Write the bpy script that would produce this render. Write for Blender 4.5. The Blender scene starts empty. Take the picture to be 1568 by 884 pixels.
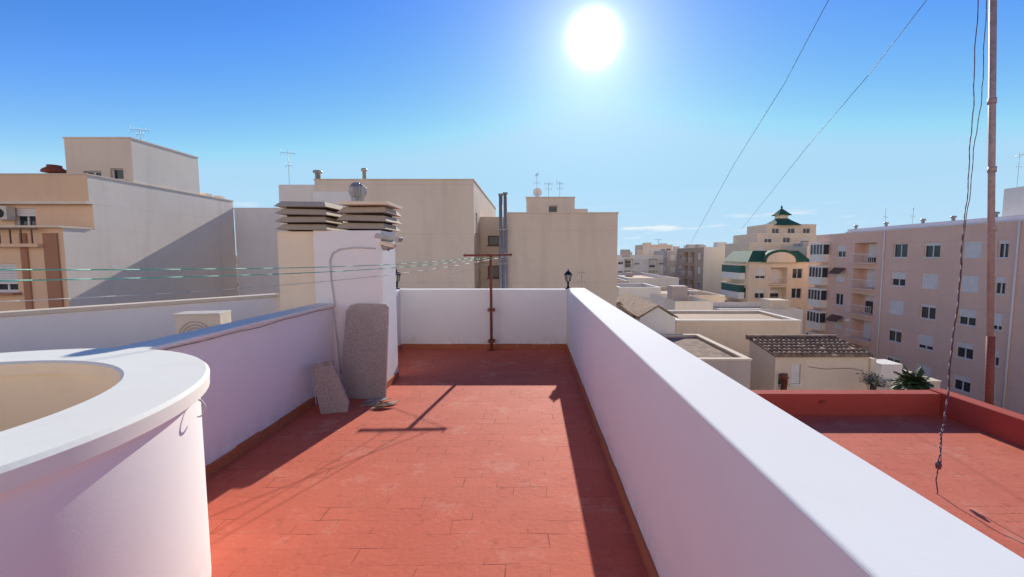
import bpy, math, random, bmesh
from mathutils import Vector, Matrix
random.seed(7)
sc = bpy.context.scene
D = bpy.data
EYE = 1.6; FPX = 640.0; PIT = math.atan(50/640.0)
SUN_EL = math.radians(26.2); SUN_AZ = math.radians(8)
# ---------- pixel helpers ----------
def ray(u, v):
    dx = (u-815)/FPX; dy = (442-v)/FPX
    c, s = math.cos(PIT), math.sin(PIT)
    return Vector((dx, c+dy*s, -s+dy*c))
def S(u, v, Y):
    r = ray(u, v); return Vector((0, 0, EYE))+r*(Y/r.y)
def F(u, v, z):
    r = ray(u, v); return Vector((0, 0, EYE))+r*((z-EYE)/r.z)
def SX(u, v, x):
    r = ray(u, v); return Vector((0, 0, EYE))+r*(x/r.x)
# ---------- materials ----------
MATS = {}
def newmat(name):
    m = D.materials.new(name); m.use_nodes = True
    nt = m.node_tree; b = nt.nodes['Principled BSDF']
    MATS[name] = m
    return m, nt, b
def N(nt, t, **kw):
    n = nt.nodes.new(t)
    for k, v in kw.items():
        setattr(n, k, v)
    return n
def mixc(nt, fac, a, b, blend='MIX'):
    n = N(nt, 'ShaderNodeMix', data_type='RGBA', blend_type=blend)
    for sock, val in ((n.inputs[0], fac), (n.inputs[6], a), (n.inputs[7], b)):
        if hasattr(val, 'is_output'): nt.links.new(val, sock)
        else: sock.default_value = val if not isinstance(val, tuple) else (*val[:3], 1)
    return n.outputs[2]
def ramp(nt, src, lo, hi, a=0.0, b=1.0):
    n = N(nt, 'ShaderNodeMapRange'); n.clamp = True
    n.inputs[1].default_value = lo; n.inputs[2].default_value = hi
    n.inputs[3].default_value = a; n.inputs[4].default_value = b
    nt.links.new(src, n.inputs[0]); return n.outputs[0]
def noise(nt, scale, detail=5, mp=None, rough=.55):
    tc = N(nt, 'ShaderNodeTexCoord'); m = N(nt, 'ShaderNodeMapping')
    nt.links.new(tc.outputs['Object'], m.inputs[0])
    if mp: m.inputs['Scale'].default_value = mp
    n = N(nt, 'ShaderNodeTexNoise'); n.inputs['Scale'].default_value = scale
    n.inputs['Detail'].default_value = detail; n.inputs['Roughness'].default_value = rough
    nt.links.new(m.outputs[0], n.inputs['Vector']); return n.outputs['Fac']
def plaster(name, col, stain=.25, sc_=.6, bump=.15, rough=.85, streak=.2, bscale=60, lines=0, dirt=0):
    m, nt, b = newmat(name)
    dark = tuple(c*.62 for c in col); light = tuple(min(.9, c*1.08) for c in col)
    n1 = noise(nt, sc_, 6)
    c = mixc(nt, ramp(nt, n1, .35, .7), light, col)
    n2 = noise(nt, 1.3, 5, (1, 1, .12))
    f = ramp(nt, n2, .5, .8, 0, streak)
    c = mixc(nt, f, c, dark)
    n3 = noise(nt, sc_*5, 8, None, .7)
    c = mixc(nt, ramp(nt, n3, .52, .75, 0, stain), c, dark)
    if lines or dirt:
        tc = N(nt, 'ShaderNodeTexCoord'); sx = N(nt, 'ShaderNodeSeparateXYZ')
        nt.links.new(tc.outputs['Object'], sx.inputs[0])
    if lines:
        mm = N(nt, 'ShaderNodeMath', operation='PINGPONG'); mm.inputs[1].default_value = lines/2
        nt.links.new(sx.outputs[2], mm.inputs[0])
        c = mixc(nt, ramp(nt, mm.outputs[0], 0, .03, .35, 0), c, dark)
    if dirt:   # splash dirt just above the floor tiles
        dz = ramp(nt, sx.outputs[2], .06, .28, 1, 0); dn = ramp(nt, noise(nt, 9, 7, None, .7), .42, .7)
        mu_ = N(nt, 'ShaderNodeMath', operation='MULTIPLY'); nt.links.new(dz, mu_.inputs[0]); nt.links.new(dn, mu_.inputs[1])
        mv = N(nt, 'ShaderNodeMath', operation='MULTIPLY'); nt.links.new(mu_.outputs[0], mv.inputs[0]); mv.inputs[1].default_value = dirt
        c = mixc(nt, mv.outputs[0], c, (.50, .33, .25))
    nt.links.new(c, b.inputs['Base Color'])
    b.inputs['Roughness'].default_value = rough
    b.inputs['Specular IOR Level'].default_value = .25
    nb = noise(nt, bscale, 4); bp = N(nt, 'ShaderNodeBump')
    bp.inputs['Strength'].default_value = bump; bp.inputs['Distance'].default_value = .01
    nt.links.new(nb, bp.inputs['Height']); nt.links.new(bp.outputs[0], b.inputs['Normal'])
    return m
def plain(name, col, rough=.6, metal=0, var=.25, sc_=8):
    m, nt, b = newmat(name)
    n1 = noise(nt, sc_, 5)
    c = mixc(nt, ramp(nt, n1, .35, .7), col, tuple(x*(1-var) for x in col))
    nt.links.new(c, b.inputs['Base Color'])
    b.inputs['Roughness'].default_value = rough; b.inputs['Metallic'].default_value = metal
    return m

plaster('white_wall', (.87, .83, .79), .08, .5, .035, streak=.06, bscale=110, dirt=.4)
plaster('white_coping', (.88, .83, .73), .12, .8, .03, streak=.0, bscale=110)
plaster('cream_wall', (.84, .70, .52), .25, .7, .06)
plaster('old_coping', (.74, .62, .47), .35, 1.5, .2)
plaster('shade_blue_white', (.85, .80, .76), .1, .5, .1)
plaster('beige_big', (.80, .665, .52), .2, .3, .1, streak=.35, lines=2.9)
plaster('beige_big2', (.76, .625, .485), .2, .35, .1, streak=.35, lines=3.1)
plaster('grey_side', (.82, .72, .61), .18, .3, .15, streak=.3)
plaster('tan_front', (.86, .57, .36), .12, .5, .1, streak=.1)
plaster('tan_brown', (.46, .22, .13), .15, .5, .1)
plaster('pink_tan', (.80, .54, .42), .12, .4, .1, streak=.15, lines=2.95)
plaster('lavender_white', (.82, .75, .78), .1, .5, .1)
plaster('cream_town', (.80, .65, .48), .2, .4, .1)
plaster('white_town', (.86, .79, .70), .15, .4, .1)
plaster('grey_town', (.58, .49, .42), .2, .4, .1)
plaster('brown_town', (.54, .38, .27), .2, .4, .1)
plaster('taupe_slab', (.54, .45, .34), .45, 4, .4, bscale=40)
plaster('roof_flat', (.54, .40, .29), .4, .8, .3)
plaster('roof_grey', (.42, .36, .31), .4, .8, .3)
plaster('red_painted', (.44, .08, .055), .25, 1.2, .2, streak=.1)
plaster('skirting', (.46, .15, .07), .45, 4, .3)
plain('rust', (.30, .08, .05), .7, 0, .45, 30)
plain('galv', (.45, .44, .43), .45, .5, .3, 12)
plain('pole_grey', (.50, .38, .35), .5, .1, .3, 12)
plain('black_metal', (.012, .012, .014), .4, .3, .2)
plain('lamp_glass', (.35, .33, .28), .1, 0, .1)
plain('dark_gap', (.05, .045, .04), .9)
plain('shutter_white', (.84, .79, .74), .55, 0, .1, 2)
plain('shutter_cream', (.62, .55, .42), .6, 0, .1, 2)
plain('frame_white', (.84, .80, .77), .4, 0, .05)
plain('frame_brown', (.14, .07, .04), .5, 0, .1)
plain('awning_green', (.02, .12, .09), .55, 0, .3, 3)
plain('green_tile', (.03, .13, .08), .75, 0, .4, 3)
plain('wire_green', (.10, .50, .36), .5, 0, .1)
plain('wire_white', (.6, .6, .58), .5, 0, .1)
plain('wire_dark', (.12, .05, .08), .6, 0, .1)
plain('steel_wire', (.12, .20, .30), .6, 0, .1)
plain('ac_beige', (.72, .62, .51), .5, 0, .12)
plain('rag', (.42, .37, .31), .9, 0, .4, 20)
plain('leaf', (.06, .10, .025), .6, 0, .5, 3)
plain('leaf_light', (.12, .15, .04), .6, 0, .4, 3)
plain('bark', (.12, .08, .05), .9, 0, .4, 6)
m, nt, b = newmat('glass_dark'); b.inputs['Base Color'].default_value = (.035, .045, .055, 1)
b.inputs['Roughness'].default_value = .08
m, nt, b = newmat('speckled_board')
n1 = noise(nt, 95, 3); c = mixc(nt, ramp(nt, n1, .38, .62), (.58, .49, .41), (.36, .29, .24))
n2 = noise(nt, 5, 4); c = mixc(nt, ramp(nt, n2, .4, .75, 0, .5), c, (.38, .31, .25))
nt.links.new(c, b.inputs['Base Color']); b.inputs['Roughness'].default_value = .9
bp = N(nt, 'ShaderNodeBump'); bp.inputs['Strength'].default_value = .3; bp.inputs['Distance'].default_value = .01
nt.links.new(n1, bp.inputs['Height']); nt.links.new(bp.outputs[0], b.inputs['Normal'])
def floor_mat(name, base, sx=1.0):
    m, nt, b = newmat(name)
    tc = N(nt, 'ShaderNodeTexCoord'); mp = N(nt, 'ShaderNodeMapping')
    nt.links.new(tc.outputs['Object'], mp.inputs[0])
    wn = N(nt, 'ShaderNodeTexNoise'); wn.inputs['Scale'].default_value = 2.0
    nt.links.new(tc.outputs['Object'], wn.inputs['Vector'])
    vm = N(nt, 'ShaderNodeVectorMath', operation='SCALE'); vm.inputs['Scale'].default_value = .045
    nt.links.new(wn.outputs['Color'], vm.inputs[0])
    va = N(nt, 'ShaderNodeVectorMath', operation='ADD')
    nt.links.new(mp.outputs[0], va.inputs[0]); nt.links.new(vm.outputs[0], va.inputs[1])
    br = N(nt, 'ShaderNodeTexBrick'); br.inputs['Scale'].default_value = 1
    br.inputs['Brick Width'].default_value = .23; br.inputs['Row Height'].default_value = .122
    br.inputs['Mortar Size'].default_value = .003; br.inputs['Mortar Smooth'].default_value = .5
    br.inputs['Color1'].default_value = (0, 0, 0, 1); br.inputs['Color2'].default_value = (1, 1, 1, 1)
    nt.links.new(va.outputs[0], br.inputs['Vector'])
    tone = mixc(nt, br.outputs['Color'], tuple(x*.95 for x in base), tuple(x*1.04 for x in base))
    big = noise(nt, .9, 6)
    tone = mixc(nt, ramp(nt, big, .4, .7, 0, .6), tone, (base[0]*1.1, base[1]*1.35, base[2]*1.4))
    scuff = noise(nt, 2.2, 10, (1, 1, 1), .76)
    tone = mixc(nt, ramp(nt, scuff, .54, .74, 0, .75), tone, (.72, .36, .25))
    sp = noise(nt, 11, 7)
    tone = mixc(nt, ramp(nt, sp, .58, .72, 0, .5), tone, (base[0]*.6, base[1]*.6, base[2]*.6))
    dk = noise(nt, 1.4, 8, None, .7)
    tone = mixc(nt, ramp(nt, dk, .55, .75, 0, .3), tone, (base[0]*.65, base[1]*.7, base[2]*.75))
    gap = noise(nt, 3.4, 4)
    gm = ramp(nt, gap, .52, .64, .06, 1.0)
    mul = N(nt, 'ShaderNodeMath', operation='MULTIPLY')
    nt.links.new(br.outputs['Fac'], mul.inputs[0]); nt.links.new(gm, mul.inputs[1])
    col = mixc(nt, mul.outputs[0], tone, (base[0]*.35, base[1]*.35, base[2]*.35))
    nt.links.new(col, b.inputs['Base Color'])
    b.inputs['Roughness'].default_value = .75; b.inputs['Specular IOR Level'].default_value = .22
    h = N(nt, 'ShaderNodeMath', operation='SUBTRACT')
    n5 = noise(nt, 30, 6)
    nt.links.new(n5, h.inputs[0]); nt.links.new(mul.outputs[0], h.inputs[1])
    bp = N(nt, 'ShaderNodeBump'); bp.inputs['Strength'].default_value = .5; bp.inputs['Distance'].default_value = .006
    nt.links.new(h.outputs[0], bp.inputs['Height']); nt.links.new(bp.outputs[0], b.inputs['Normal'])
floor_mat('red_tile_floor', (.62, .135, .075))
floor_mat('red_tile_floor_far', (.62, .15, .088))
m, nt, b = newmat('clay_tiles')
n1 = noise(nt, 3, 6); c = mixc(nt, ramp(nt, n1, .35, .65), (.36, .23, .15), (.15, .10, .08))
nt.links.new(c, b.inputs['Base Color']); b.inputs['Roughness'].default_value = .9
m, nt, b = newmat('ground_mat')
n1 = noise(nt, .05, 6); c = mixc(nt, ramp(nt, n1, .4, .6), (.10, .09, .08), (.30, .22, .16))
nt.links.new(c, b.inputs['Base Color']); b.inputs['Roughness'].default_value = .95
plaster('asphalt', (.055, .055, .056), .3, 2, .3)

# ---------- mesh builder ----------
class Bd:
    def __init__(s, name): s.n = name; s.v = []; s.f = []; s.m = []; s.slots = []; s.sm = []
    def mi(s, m):
        if m not in s.slots: s.slots.append(m)
        return s.slots.index(m)
    def face(s, pts, m, smooth=False):
        i = len(s.v); s.v += [tuple(p) for p in pts]; s.f.append(list(range(i, i+len(pts)))); s.m.append(s.mi(m)); s.sm.append(smooth)
    def hexa(s, p, m):
        i = len(s.v); s.v += [tuple(q) for q in p]
        for f in ((3, 2, 1, 0), (4, 5, 6, 7), (0, 1, 5, 4), (1, 2, 6, 5), (2, 3, 7, 6), (3, 0, 4, 7)):
            s.f.append([i+k for k in f]); s.m.append(s.mi(m)); s.sm.append(False)
    def box(s, x0, x1, y0, y1, z0, z1, m):
        s.hexa([(x0, y0, z0), (x1, y0, z0), (x1, y1, z0), (x0, y1, z0), (x0, y0, z1), (x1, y0, z1), (x1, y1, z1), (x0, y1, z1)], m)
    def obox(s, o, ax, ay, az, m):
        o, ax, ay, az = map(Vector, (o, ax, ay, az))
        s.hexa([o, o+ax, o+ax+ay, o+ay, o+az, o+ax+az, o+ax+ay+az, o+ay+az], m)
    def prism(s, pts, ext, m):
        pts = [Vector(p) for p in pts]; e = Vector(ext); n = len(pts); i = len(s.v)
        s.v += [tuple(p) for p in pts]+[tuple(p+e) for p in pts]
        s.f.append([i+k for k in range(n)][::-1]); s.f.append([i+n+k for k in range(n)])
        for k in range(n): s.f.append([i+k, i+(k+1) % n, i+n+(k+1) % n, i+n+k])
        s.m += [s.mi(m)]*(n+2); s.sm += [False]*(n+2)
    def lathe(s, cx, cy, prof, m, seg=16, rib=0, smooth=True, a0=0):
        i = len(s.v)
        for (r, z) in prof:
            for k in range(seg):
                a = a0+2*math.pi*k/seg; rr = r*(1-(rib if k % 2 else 0))
                s.v.append((cx+rr*math.cos(a), cy+rr*math.sin(a), z))
        for j in range(len(prof)-1):
            for k in range(seg):
                s.f.append([i+j*seg+k, i+j*seg+(k+1) % seg, i+(j+1)*seg+(k+1) % seg, i+(j+1)*seg+k]); s.m.append(s.mi(m)); s.sm.append(smooth)
        s.f.append([i+(len(prof)-1)*seg+k for k in range(seg)]); s.m.append(s.mi(m)); s.sm.append(False)
        s.f.append([i+k for k in range(seg)][::-1]); s.m.append(s.mi(m)); s.sm.append(False)
    def tube(s, p, q, r, m, seg=10, r2=None):
        p = Vector(p); q = Vector(q); d = (q-p).normalized(); r2 = r if r2 is None else r2
        a = d.orthogonal().normalized(); b_ = d.cross(a); i = len(s.v)
        for (c, rr) in ((p, r), (q, r2)):
            for k in range(seg):
                t = 2*math.pi*k/seg; s.v.append(tuple(c+a*rr*math.cos(t)+b_*rr*math.sin(t)))
        for k in range(seg):
            s.f.append([i+k, i+(k+1) % seg, i+seg+(k+1) % seg, i+seg+k]); s.m.append(s.mi(m)); s.sm.append(True)
        s.f.append([i+k for k in range(seg)][::-1]); s.f.append([i+seg+k for k in range(seg)]); s.m += [s.mi(m)]*2; s.sm += [False]*2
    def path(s, pts, r, m, seg=6):
        for a, b_ in zip(pts[:-1], pts[1:]): s.tube(a, b_, r, m, seg)
    def done(s, bevel=0, segs=2, weld=False):
        me = D.meshes.new(s.n); me.from_pydata(s.v, [], s.f)
        for m_ in s.slots: me.materials.append(MATS[m_])
        me.polygons.foreach_set('material_index', s.m); me.polygons.foreach_set('use_smooth', s.sm)
        me.update()
        if weld:
            bm = bmesh.new(); bm.from_mesh(me); bmesh.ops.remove_doubles(bm, verts=bm.verts, dist=1e-5)
            for e in bm.edges:
                if len(e.link_faces) == 2 and e.calc_face_angle(0) > .6: e.smooth = False
            bm.to_mesh(me); bm.free()
        o = D.objects.new(s.n, me); sc.collection.objects.link(o)
        if bevel:
            md = o.modifiers.new('bevel', 'BEVEL'); md.width = bevel; md.segments = segs; md.limit_method = 'ANGLE'
        return o

def ptf(face, c):
    if face == 'S': return lambda a, z, d: (a, c+d, z)
    if face == 'N': return lambda a, z, d: (a, c-d, z)
    if face == 'W': return lambda a, z, d: (c+d, a, z)
    return lambda a, z, d: (c-d, a, z)
def pbox(B, pt, a0, a1, z0, z1, d0, d1, m):
    B.hexa([pt(a0, z0, d0), pt(a1, z0, d0), pt(a1, z0, d1), pt(a0, z0, d1), pt(a0, z1, d0), pt(a1, z1, d0), pt(a1, z1, d1), pt(a0, z1, d1)], m)
def facade(B, face, c, a0, a1, z0, z1, holes, m, frame='frame_white', shut='shutter_white', surround=None):
    pt = ptf(face, c)
    holes = [h for h in holes if h[0] > a0+.02 and h[1] < a1-.02 and h[2] > z0+.02 and h[3] < z1-.02]
    As = sorted(set([a0, a1]+[h[0] for h in holes]+[h[1] for h in holes]))
    Zs = sorted(set([z0, z1]+[h[2] for h in holes]+[h[3] for h in holes]))
    for i in range(len(As)-1):
        for j in range(len(Zs)-1):
            ca = (As[i]+As[i+1])/2; cz = (Zs[j]+Zs[j+1])/2
            if any(h[0] < ca < h[1] and h[2] < cz < h[3] for h in holes): continue
            B.face([pt(As[i], Zs[j], 0), pt(As[i+1], Zs[j], 0), pt(As[i+1], Zs[j+1], 0), pt(As[i], Zs[j+1], 0)], m)
    for h in holes:
        x0, x1, y0, y1, kind = h[:5]; sf = h[5] if len(h) > 5 else random.choice([0, .2, .5, 1, 1, .75, .35])
        d = 1.25 if kind == 'b' else .2
        for q in (((x0, y0), (x1, y0)), ((x1, y0), (x1, y1)), ((x1, y1), (x0, y1)), ((x0, y1), (x0, y0))):
            (p, r), (p2, r2) = q
            B.face([pt(p, r, 0), pt(p2, r2, 0), pt(p2, r2, d), pt(p, r, d)], m)
        if kind == 'b':
            B.face([pt(x0, y0, d), pt(x1, y0, d), pt(x1, y1, d), pt(x0, y1, d)], m)
            w = (x1-x0)
            pbox(B, pt, x0+.2*w, x1-.2*w, y0+.05, y0+2.15, d-.05, d-.01, 'glass_dark')
            if sf > 0: pbox(B, pt, x0+.2*w, x1-.2*w, y0+2.15-2.1*sf, y0+2.15, d-.09, d-.055, shut)
            pbox(B, pt, x0-.15, x1+.15, y0-.16, y0-.003, -.45, .1, m)
            pbox(B, pt, x0-.12, x1+.12, y0+.95, y0+1.0, -.42, -.37, frame)
            nb = max(6, int(w/.22))
            for k in range(nb+1):
                a = x0-.12+(w+.24)*k/nb
                pbox(B, pt, a-.012, a+.012, y0, y0+.95, -.41, -.385, frame)
        else:
            B.face([pt(x0, y0, d), pt(x1, y0, d), pt(x1, y1, d), pt(x0, y1, d)], 'glass_dark')
            t = .055
            pbox(B, pt, x0, x0+t, y0, y1, d-.06, d-.005, frame); pbox(B, pt, x1-t, x1, y0, y1, d-.06, d-.005, frame)
            pbox(B, pt, x0+t, x1-t, y1-t, y1, d-.06, d-.005, frame); pbox(B, pt, x0+t, x1-t, y0, y0+t, d-.06, d-.005, frame)
            if x1-x0 > .8: pbox(B, pt, (x0+x1)/2-.035, (x0+x1)/2+.035, y0+t, y1-t, d-.06, d-.005, frame)
            if sf > 0:
                zb = y1-(y1-y0)*sf; n = max(2, int((y1-zb)/.12))
                for k in range(n):
                    za = zb+(y1-zb)*k/n; zc = zb+(y1-zb)*(k+1)/n
                    pbox(B, pt, x0+.01, x1-.01, za+.008, zc, .055+.008, .10, shut)
            pbox(B, pt, x0-.08, x1+.08, y0-.06, y0-.003, -.06, .02, frame if surround is None else surround)
def shell(B, x0, x1, y0, y1, z0, z1, m, holes=None, roofm='roof_flat', cop='white_coping', mats=None, par=.55, **kw):
    holes = holes or {}; mats = mats or {}
    for fc, c, a, b_ in (('S', y0, x0, x1), ('N', y1, x0, x1), ('W', x0, y0, y1), ('E', x1, y0, y1)):
        facade(B, fc, c, a, b_, z0, z1, holes.get(fc, []), mats.get(fc, m), **kw)
    zr = z1-par; t = .22
    B.face([(x0, y0, zr), (x1, y0, zr), (x1, y1, zr), (x0, y1, zr)], roofm)
    xi0, xi1, yi0, yi1 = x0+t, x1-t, y0+t, y1-t
    for q in (((xi0, yi0), (xi1, yi0)), ((xi1, yi0), (xi1, yi1)), ((xi1, yi1), (xi0, yi1)), ((xi0, yi1), (xi0, yi0))):
        (p, r), (p2, r2) = q; B.face([(p, r, zr), (p2, r2, zr), (p2, r2, z1), (p, r, z1)], m)
    if cop:
        e = .04; k = .07
        B.box(x0-e, x1+e, y0-e, yi0+e, z1, z1+k, cop); B.box(x0-e, x1+e, yi1-e, y1+e, z1, z1+k, cop)
        B.box(x0-e, xi0+e, yi0+e, yi1-e, z1, z1+k, cop); B.box(xi1-e, x1+e, yi0+e, yi1-e, z1, z1+k, cop)
def grid(a0, a1, ztop, rows, cols, w=1.2, h=1.3, pitch=3.0, kind='w', off=1.1, balc=()):
    out = []
    for r in range(rows):
        zc = ztop-off-h/2-pitch*r
        for k in range(cols):
            ac = a0+(a1-a0)*(k+.5)/cols
            if k in balc: out.append((ac-1.2, ac+1.2, zc-h/2-.75, zc+h/2+.15, 'b'))
            else: out.append((ac-w/2, ac+w/2, zc-h/2, zc+h/2, 'w'))
    return out
def antenna(p, h, L=.9, n=7, ang=.4, name='tv_antenna'):
    B = Bd(name); x, y, z = p; r = max(.012, y*.0004)
    B.tube((x, y, z), (x, y, z+h), r, 'galv', 6)
    dx, dy = math.cos(ang), math.sin(ang); zt = z+h*.93
    B.tube((x-dx*L/2, y-dy*L/2, zt), (x+dx*L/2, y+dy*L/2, zt), r*.8, 'galv', 5)
    for k in range(n):
        t = -.5+k/(n-1); l = .12+.08*(k == 0)
        c = Vector((x+dx*L*t, y+dy*L*t, zt))
        B.tube(c+Vector((0, 0, -l)), c+Vector((0, 0, l)), r*.6, 'galv', 4)
    zt = z+h*.62
    B.tube((x-.2, y, zt), (x+.2, y, zt), r*.7, 'galv', 5)
    for k in (-.2, .2): B.tube((x+k, y, zt-.15), (x+k, y, zt+.15), r*.6, 'galv', 4)
    return B.done()

GZ = -13.0
# ---------- ground ----------
B = Bd('ground'); B.face([(-1500, -300, GZ), (1500, -300, GZ), (1500, 3000, GZ), (-1500, 3000, GZ)], 'ground_mat'); B.done()
B = Bd('street'); B.face([(27, -40, GZ+.004), (36, -40, GZ+.004), (36, 160, GZ+.004), (27, 160, GZ+.004)], 'asphalt')
for k in range(40): B.box(31.4, 31.55, -40+k*5, -38+k*5, GZ+.008, GZ+.012, 'frame_white')
B.done()
B = Bd('pavement'); B.box(25.4, 27, -40, 160, GZ, GZ+.13, 'roof_grey'); B.box(36, 37.9, -40, 160, GZ, GZ+.13, 'roof_grey'); B.done()

# ---------- our terrace ----------
XR = .60; WT = .32; WH = 1.04; XL = -2.36; YE = 7.12
B = Bd('terrace_building'); B.box(-2.52, XR+WT-.002, -6, YE+.2, GZ, -.03, 'white_town'); B.done()
B = Bd('terrace_floor'); B.face([(-4, -6, 0), (XR+.05, -6, 0), (XR+.05, YE+.05, 0), (-4, YE+.05, 0)], 'red_tile_floor'); B.done()
B = Bd('right_parapet_wall'); B.box(XR, XR+WT, -5, YE+.20, -.02, WH, 'white_wall'); B.done(.012, 4)
B = Bd('end_parapet_wall'); B.box(-2.42, XR-.001, YE, YE+.19, -.02, WH-.012, 'white_wall'); B.done(.012, 3)
B = Bd('left_parapet_wall')
B.box(XL-.15, XL, 2.44, 4.93, -.02, WH-.03, 'white_wall')
B.box(XL-.19, XL+.025, 2.46, 4.91, WH-.03, WH+.002, 'white_coping')
B.done(.01, 2)
B = Bd('rear_left_parapet_wall')
B.box(-2.42, -2.26, 5.42, YE-.001, -.02, WH-.014, 'white_wall'); B.done(.012, 2)
B = Bd('skirting_tiles')
def skirt(x0, x1, y0, y1, along):
    n = max(1, int(((x1-x0) if along == 'x' else (y1-y0))/.28))
    for k in range(n):
        h = .085+random.uniform(-.006, .006)
        if along == 'x':
            a = x0+(x1-x0)*k/n; b_ = x0+(x1-x0)*(k+1)/n; B.box(a+.002, b_-.002, y0, y1, -.01, h, 'skirting')
        else:
            a = y0+(y1-y0)*k/n; b_ = y0+(y1-y0)*(k+1)/n; B.box(x0, x1, a+.002, b_-.002, -.01, h, 'skirting')
skirt(XR-.018, XR+.002, -3, YE, 'y'); skirt(-2.24, XR-.02, YE-.018, YE+.002, 'x')
skirt(XL-.002, XL+.018, 2.1, 4.9, 'y'); skirt(-2.262, -2.242, 5.45, YE-.02, 'y'); skirt(-1.772, -1.752, 4.92, 5.4, 'y')
B.box(-2.24, -1.95, 5.6, 5.9, 0.001, .13, 'skirting')
B.done(.004, 1)
B = Bd('wall_cable'); pts = []
for k in range(23):
    y = 2.45+k*.11; pts.append((XL+.032, y, WH-.040+.004*math.sin(k*1.1)+.004*math.sin(k*.5)))
B.path(pts, .004, 'rag', 6)
pts = [(XL+.03, 4.86, .98), (-2.3, 4.87, .6), (-2.28, 4.88, .2)]
B.path(pts, .008, 'wire_white', 6); B.done()

# round stair enclosure (foreground left)
CX, CY = -2.53, 1.33
B = Bd('round_stairwell_wall'); seg = 200
def ring(prof, ms):
    for k in range(seg):
        a = 2*math.pi*k/seg; b_ = 2*math.pi*(k+1)/seg
        P = lambda r, t, z: (CX+r*math.cos(t), CY+r*math.sin(t), z)
        for j in range(len(prof)):
            (r0, z0), (r1, z1) = prof[j], prof[(j+1) % len(prof)]
            B.face([P(r0, a, z0), P(r0, b_, z0), P(r1, b_, z1), P(r1, a, z1)], ms[j], j not in (1, 2) or len(prof) == 4)
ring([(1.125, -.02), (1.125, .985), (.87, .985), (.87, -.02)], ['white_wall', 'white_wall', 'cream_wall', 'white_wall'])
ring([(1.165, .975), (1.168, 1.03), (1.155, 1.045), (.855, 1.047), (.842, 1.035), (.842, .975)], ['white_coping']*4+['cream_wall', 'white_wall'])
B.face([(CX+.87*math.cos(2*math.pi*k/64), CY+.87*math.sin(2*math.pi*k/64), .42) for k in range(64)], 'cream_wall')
B.done(weld=True)
B = Bd('hook_ring')
c = Vector((CX+1.15*math.cos(.42), CY+1.15*math.sin(.42), .93)); pr = []
for k in range(13):
    a = math.pi*(k/12)-math.pi/2; pr.append(c+Vector((.035*math.cos(a), .0, .04*math.sin(a))))
B.path(pr, .004, 'wire_white', 6); B.done()

# ---------- chimney stack ----------
B = Bd('chimney_stack'); XC = -1.77; yF = 4.92; yB = 5.42
x0 = S(422, 360, yF).x; xs = S(481, 400, yF).x; zt = S(500, 353, yF).z
B.box(x0, xs-.002, yF+.03, yB, -.5, zt-.01, 'cream_wall')
B.box(xs, XC, yF, yB, -.02, zt, 'white_wall')
def louvre(u0, u1, vb, vt, n, dy, top='taupe_slab'):
    a = S(u0, vb, yF).x; c = S(u1, vb, yF).x; zb = S(u0, vb, yF).z; ztp = S(u0, vt, yF).z
    st = (ztp-zb)/n
    B.box(a+.09, c-.09, yF+.06+dy, yB-.05+dy, zb-.01, ztp-st*.5, 'dark_gap')
    for k in range(n):
        z = zb+st*k; j = random.uniform(-.012, .012); j2 = random.uniform(-.008, .008)
        o = .05
        B.hexa([(a+.0+j, yF-o+dy, z+j2), (c+j, yF-o+dy, z-j2), (c+j, yB+o+dy, z), (a+j, yB+o+dy, z),
                (a+.05+j, yF+.03+dy, z+st*.74+j2), (c-.05+j, yF+.03+dy, z+st*.74-j2), (c-.05+j, yB-.03+dy, z+st*.72), (a+.05+j, yB-.03+dy, z+st*.72)], top)
louvre(424, 503, 352, 305, 4, 0); louvre(513, 590, 350, 312, 3, .08)
B.box(S(513, 311, yF).x+.03, S(590, 311, yF).x+.02, yF+.01, yB+.08, S(509, 313, yF).z, S(509, 308, yF).z, 'cream_wall')
cx = S(548, 300, 5.2).x; zc = S(548, 309, 5.2).z
B.lathe(cx, 5.2, [(.07, zc-.05), (.07, zc+.05), (.085, zc+.06), (.105, zc+.11), (.10, zc+.17), (.07, zc+.215), (.02, zc+.235)], 'galv', 28, .22, False)
pts = [S(513, 470, yF-.012), S(507, 430, yF-.012), S(505, 400, yF-.012), S(509, 388, yF-.012), S(520, 382, yF-.012), S(545, 379, yF-.012), S(575, 381, yF-.012)]
B.path(pts, .009, 'wire_white', 8)
B.done(.008, 2)
B = Bd('floodlight')
p = S(588, 368, 4.95)
B.obox(p+Vector((-.10, -.04, .03)), (.28, 0, -.05), (0, .14, 0), (.02, 0, .05), 'galv')
B.obox(p+Vector((-.04, -.06, -.05)), (.16, 0, -.04), (0, .12, 0), (.02, 0, .04), 'cream_wall')
B.tube(p+Vector((-.14, 0, .04)), p+Vector((.10, 0, -.01)), .018, 'galv'); B.tube(p+Vector((-.1, 0, 0)), p+Vector((.05, .02, -.12)), .012, 'rust')
B.obox(p+Vector((.0, -.05, -.12)), (.10, 0, .02), (0, .1, 0), (-.01, 0, .05), 'rag')
B.done(.006, 2)

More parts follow.
